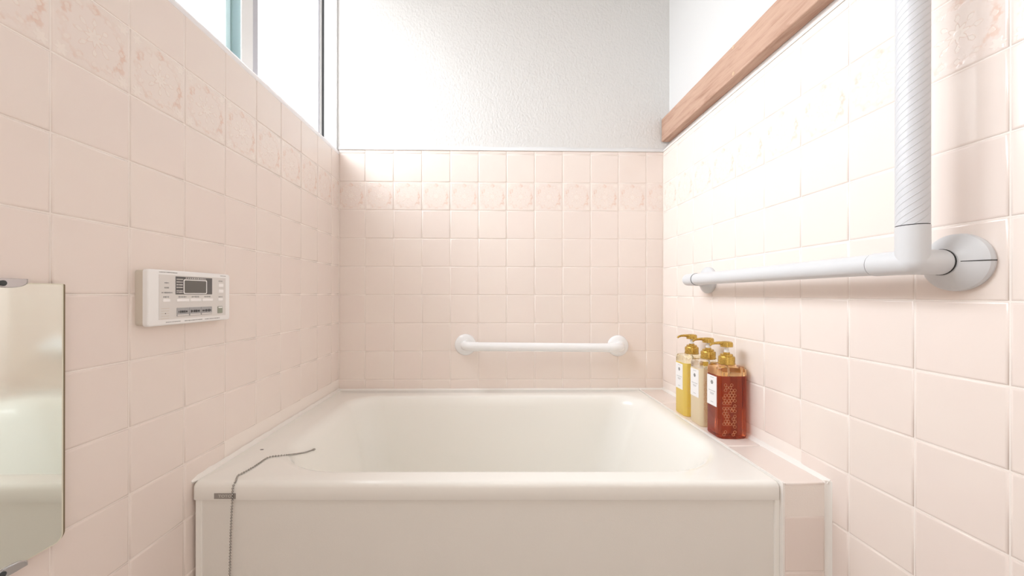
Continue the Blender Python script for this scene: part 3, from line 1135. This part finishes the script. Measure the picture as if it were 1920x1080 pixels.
# ------------------------------------------------------------------ mirror on the left wall
mr = thing('wall_mirror', 'frameless mirror with rounded corners clipped to the left tiled wall', 'mirror', (XL, 0.38, 0.79))
MU0, MU1, MV0, MV1 = 0.2340 - 0.38, 0.5295 - 0.38, 0.6115 - 0.79, 0.9635 - 0.79
wall_rr('shade_backing', MU0 + 0.001, MU1, MV0 + 0.001, MV1 - 0.0005, 0.0012, 0.0066, 0.0015, M['mirror_back_shade'], mr, rf=0.010)  # brown backing, juts past the glass to paint the shadow line beside it
wall_rr('ground_edge', MU0, MU1 - 0.0034, MV0, MV1, 0.0066, 0.0080, 0.0015, M['mirror_edge'], mr, rf=0.010)
wall_rr('glass', MU0 + 0.0015, MU1 - 0.0055, MV0 + 0.0015, MV1 - 0.0015, 0.0078, 0.0084, 0.0012, M['mirror'], mr, rf=0.009)


def clip(u, v, s):
    """half-round chrome tab hooked over the mirror edge; s=+1 at the top, -1 at the bottom"""
    bm = bmesh.new()
    n = 14
    prof = [(0.019 * math.cos(math.pi * i / n), -0.0075 * math.sin(math.pi * i / n)) for i in range(n + 1)]
    outline = [(a, b) for a, b in prof] + [(-0.019, 0.004), (0.019, 0.004)]
    R = []
    for d, k in ((0.0086, 1.0), (0.0102, 1.0), (0.0110, 0.9)):
        R.append([(d, u + a * k, v + s * b * k) for a, b in outline])
    loft(bm, R, True, True)
    add_box(bm, 0.0, 0.0102, u - 0.019, u + 0.019, v + s * 0.0022 - 0.0012, v + s * 0.0022 + 0.0012)
    c = link('clip', from_bm(bm, 'clip'), M['chrome'], mr)
    sc = link('clip_pad', lathe_mesh('clip_pad', [(0.0035, 0), (0.0035, 0.0008), (0.002, 0.0012)], 12), M['gasket'], c)
    sc.matrix_local = Matrix.Translation((0.0110, u - 0.006, v - s * 0.002)) @ Matrix.Rotation(math.pi / 2, 4, 'Y')


clip(0.466 - 0.38, MV1 + 0.001, 1)
clip(0.466 - 0.38, MV0 - 0.001, -1)
clip(0.297 - 0.38, MV1 + 0.001, 1)
clip(0.297 - 0.38, MV0 - 0.001, -1)

# ------------------------------------------------------------------ pump bottles on the ledge


def glass(name, col, rough, trans=1.0, ior=1.33):
    return simple(name, col, rough, trans=trans, ior=ior, bscale=40)


def milky(name, col, rough=0.3, share=0.55, trans=0.0, ior=1.45):
    """cloudy liquid: part of the light passes through diffusely"""
    m = simple(name, col, rough, bscale=40, trans=trans, ior=ior)
    n, l = m.node_tree.nodes, m.node_tree.links
    b = n['Principled BSDF']
    tr = n.new('ShaderNodeBsdfTranslucent')
    tr.inputs['Color'].default_value = (*col, 1)
    mx = n.new('ShaderNodeMixShader')
    mx.inputs[0].default_value = share
    out = n['Material Output']
    l.new(b.outputs[0], mx.inputs[1])
    l.new(tr.outputs[0], mx.inputs[2])
    l.new(mx.outputs[0], out.inputs['Surface'])
    return m


LIQ = {
    'amber': (glass('amber_plastic', (0.98, 0.62, 0.32), 0.06, 1.0, 1.35), milky('amber_liquid', (0.66, 0.13, 0.04), 0.08, 0.07, 0.95, 1.45),
              simple('amber_relief', (0.80, 0.38, 0.18), 0.2, trans=0.3, ior=1.3)),
    'cream': (glass('clear_plastic', (0.99, 0.96, 0.88), 0.06, 1.0, 1.30), milky('cream_liquid', (0.95, 0.86, 0.64), 0.15, 0.35),
              simple('cream_relief', (0.86, 0.70, 0.42), 0.25)),
    'yellow': (glass('pale_plastic', (0.99, 0.95, 0.74), 0.05, 1.0, 1.30), milky('yellow_liquid', (0.98, 0.84, 0.27), 0.08, 0.5),
               simple('yellow_relief', (0.97, 0.84, 0.38), 0.2)),
}


def section(hx, hy, k=5):
    """octagonal section with softly rounded corners, half sizes hx hy"""
    c = 0.0095
    raw = [(hx, -hy + c), (hx, hy - c), (hx - c, hy), (-hx + c, hy), (-hx, hy - c), (-hx, -hy + 0.008), (-hx + 0.007, -hy),
           (0.005, -hy - 0.0025), (hx - c, -hy + 0.001)]
    out = []
    n = len(raw)
    for i in range(n):
        p0, p1, p2 = Vector(raw[i - 1]), Vector(raw[i]), Vector(raw[(i + 1) % n])
        a = p1 + (p0 - p1).normalized() * 0.0035
        b = p1 + (p2 - p1).normalized() * 0.0035
        for j in range(k):
            t = j / (k - 1)
            out.append(tuple((1 - t) ** 2 * a + 2 * t * (1 - t) * p1 + t * t * b))
    return out


HX, HY = 0.0388, 0.0325


def body_mesh(name, prof, hx=HX, hy=HY):
    """prof: (z, scale, roundness 0..1 towards a circle of radius rr)"""
    sec = section(hx, hy)
    bm = bmesh.new()
    R = []
    for z, s, t, rr in prof:
        ring = []
        for x, y in sec:
            a = math.atan2(y, x)
            ring.append((x * s * (1 - t) + rr * math.cos(a) * t, y * s * (1 - t) + rr * math.sin(a) * t, z))
        R.append(ring)
    loft(bm, R, True, True)
    me = from_bm(bm, name)
    auto_smooth(me, 35)
    return me


def ring_hex(bm, cx, cz, r, y, w=0.00045, d=0.0006):
    o, i_, o2, i2 = [], [], [], []
    for k in range(6):
        a = math.radians(60 * k + 30)
        for lst, rr, yy in ((o, r + w, y), (i_, r - w, y), (o2, r + w, y - d), (i2, r - w, y - d)):
            lst.append(bm.verts.new((cx + rr * math.cos(a), yy, cz + rr * math.sin(a))))
    for k in range(6):
        j = (k + 1) % 6
        bm.faces.new((o2[k], o2[j], i2[j], i2[k]))
        bm.faces.new((o[k], o[j], o2[j], o2[k]))
        bm.faces.new((i_[j], i_[k], i2[k], i2[j]))


def make_bottle(kind, label, loc):
    plastic, liquid, relief = LIQ[kind]
    b = thing('pump_bottle', label, 'pump bottle', loc, 'pump bottles on the tiled ledge')
    H = 0.184
    LV = 0.162          # liquid level
    link('filled_body', body_mesh('filled_body', [(0.0, 0.90, 0, 0), (0.001, 0.965, 0, 0), (0.004, 1.0, 0, 0), (LV, 1.0, 0, 0)]), liquid, b)
    link('clear_shoulder', body_mesh('clear_shoulder', [(LV + 0.0002, 0.999, 0, 0), (H - 0.012, 1.0, 0, 0), (H - 0.004, 0.985, 0, 0), (H, 0.93, 0.05, 0.03),
                                                        (H + 0.0015, 0.80, 0.25, 0.025), (H + 0.002, 0.3, 0.98, 0.0165), (H + 0.008, 0.3, 1.0, 0.016)]), plastic, b)
    # hexagon relief on the camera-side facet
    bm = bmesh.new()
    r = 0.0042
    for row in range(20):
        for c in range(5):
            x = -HX + 0.0115 + (c + (0.5 if row % 2 else 0.0)) * r * 1.85
            z = 0.012 + row * r * 1.6
            if x > 0.002 or random.random() < 0.15 + 0.04 * abs(row - 12):
                continue
            ring_hex(bm, x, z, r * 0.90, -HY + 0.0003 - 0.0025 * (x + HX - 0.007) / (HX - 0.002))
    o = link('honeycomb_relief', from_bm(bm, 'honeycomb_relief'), relief, b)
    o['kind'] = 'stuff'
    # dip tube
    link('dip_tube', tube_mesh('dip_tube', [(0, 0, 0.1635), (0, 0, H)], 0.003, 10), M['stem'], b)
    # paper label on the side towards the tub
    lab = link('label_sheet', from_label(), M['label'], b)
    emb = bmesh.new()
    for k in range(6):
        a = math.radians(60 * k)
        cyl(emb, -HX - 0.0009, 0.0035 * math.cos(a), 0.140 + 0.0035 * math.sin(a), 0.0022)
    cyl(emb, -HX - 0.0009, 0, 0.140, 0.0018)
    link('emblem', from_bm(emb, 'emblem'), M['ink'], lab)
    for z, w in ((0.1175, 0.015), (0.1115, 0.009), (0.1085, 0.007), (0.088, 0.006), (0.153, 0.008)):
        tb = bmesh.new()
        u = -w
        while u < w:
            ww = random.uniform(0.0012, 0.0022)
            add_box(tb, -HX - 0.0009, -HX - 0.0006, u, min(u + ww, w), z - 0.0008, z + 0.0008)
            u += ww + 0.0008
        link('print_mark', from_bm(tb, 'print_mark'), M['ink_pale'], lab)
    # pump
    pump = link('pump_collar', lathe_mesh('pump_collar', [(0.0185, H + 0.0035), (0.0205, H + 0.0045), (0.0205, H + 0.0070), (0.0196, H + 0.0078), (0.0196, H + 0.0225), (0.0185, H + 0.0250),
                                                          (0.0150, H + 0.0262), (0.0148, H + 0.0300), (0.0135, H + 0.0312), (0.0080, H + 0.0315), (0.0078, H + 0.0352), (0.006, H + 0.0356)], 40), M['gold'], b)
    auto_smooth(pump.data, 30)
    st = link('pump_stem', lathe_mesh('pump_stem', [(0.0062, H + 0.033), (0.0062, H + 0.040), (0.0048, H + 0.044), (0.0042, H + 0.056)], 20), M['stem'], b)
    auto_smooth(st.data, 40)
    hd = link('pump_head', lathe_mesh('pump_head', [(0.0125, H + 0.0500), (0.0150, H + 0.0502), (0.0152, H + 0.0580), (0.0145, H + 0.0618), (0.0115, H + 0.0640), (0.006, H + 0.0648)], 32), M['gold'], b)
    auto_smooth(hd.data, 40)
    npz = H + 0.0595
    link('nozzle', tube_mesh('nozzle', [(-0.008, 0.0, npz), (-0.022, 0.0, npz + 0.0008), (-0.033, 0.0, npz + 0.0002), (-0.041, 0.0, npz - 0.0022), (-0.045, 0, npz - 0.0060)],
                             0.003, 12, radii=[0.0048, 0.0040, 0.0034, 0.0030, 0.0026]), M['gold'], hd)
    return b


def from_label():
    bm = bmesh.new()
    add_box(bm, -HX - 0.0006, -HX - 0.0001, -0.0205, 0.0225, 0.079, 0.158)
    return from_bm(bm, 'label_sheet')


def cyl(bm, x, y, z, r, n=10):
    R = [[(xx, y + r * math.cos(2 * math.pi * k / n), z + r * math.sin(2 * math.pi * k / n)) for k in range(n)] for xx in (x, x + 0.0004)]
    loft(bm, R, True, True)


make_bottle('amber', 'dark amber pump bottle with gold pump and white label', (0.6225, 0.9905, RIM + 0.0003))
make_bottle('cream', 'milky cream pump bottle with gold pump between amber and yellow bottles', (0.6225, 1.0765, RIM + 0.0003))
make_bottle('yellow', 'clear yellow pump bottle with gold pump and white label', (0.6225, 1.1665, RIM + 0.0003))

# ------------------------------------------------------------------ added ceiling lamp, out of view, for fill light
cl = thing('fill_lamp', 'unseen round ceiling lamp added for fill light', 'lamp', (0.05, -0.25, ZC))
lm = lathe_mesh('fill_lamp_base', [(0.115, 0.0), (0.115, -0.02), (0.10, -0.03)], 40)
auto_smooth(lm, 40)
link('fill_lamp_base', lm, M['frame_white'], cl)
gm = lathe_mesh('fill_lamp_globe', [(0.098, -0.028)] + [(0.11 * math.cos(math.radians(a)), -0.045 - 0.065 * math.sin(math.radians(a))) for a in range(0, 91, 10)], 40)
auto_smooth(gm, 60)
link('fill_lamp_globe', gm, M['lamp'], cl)
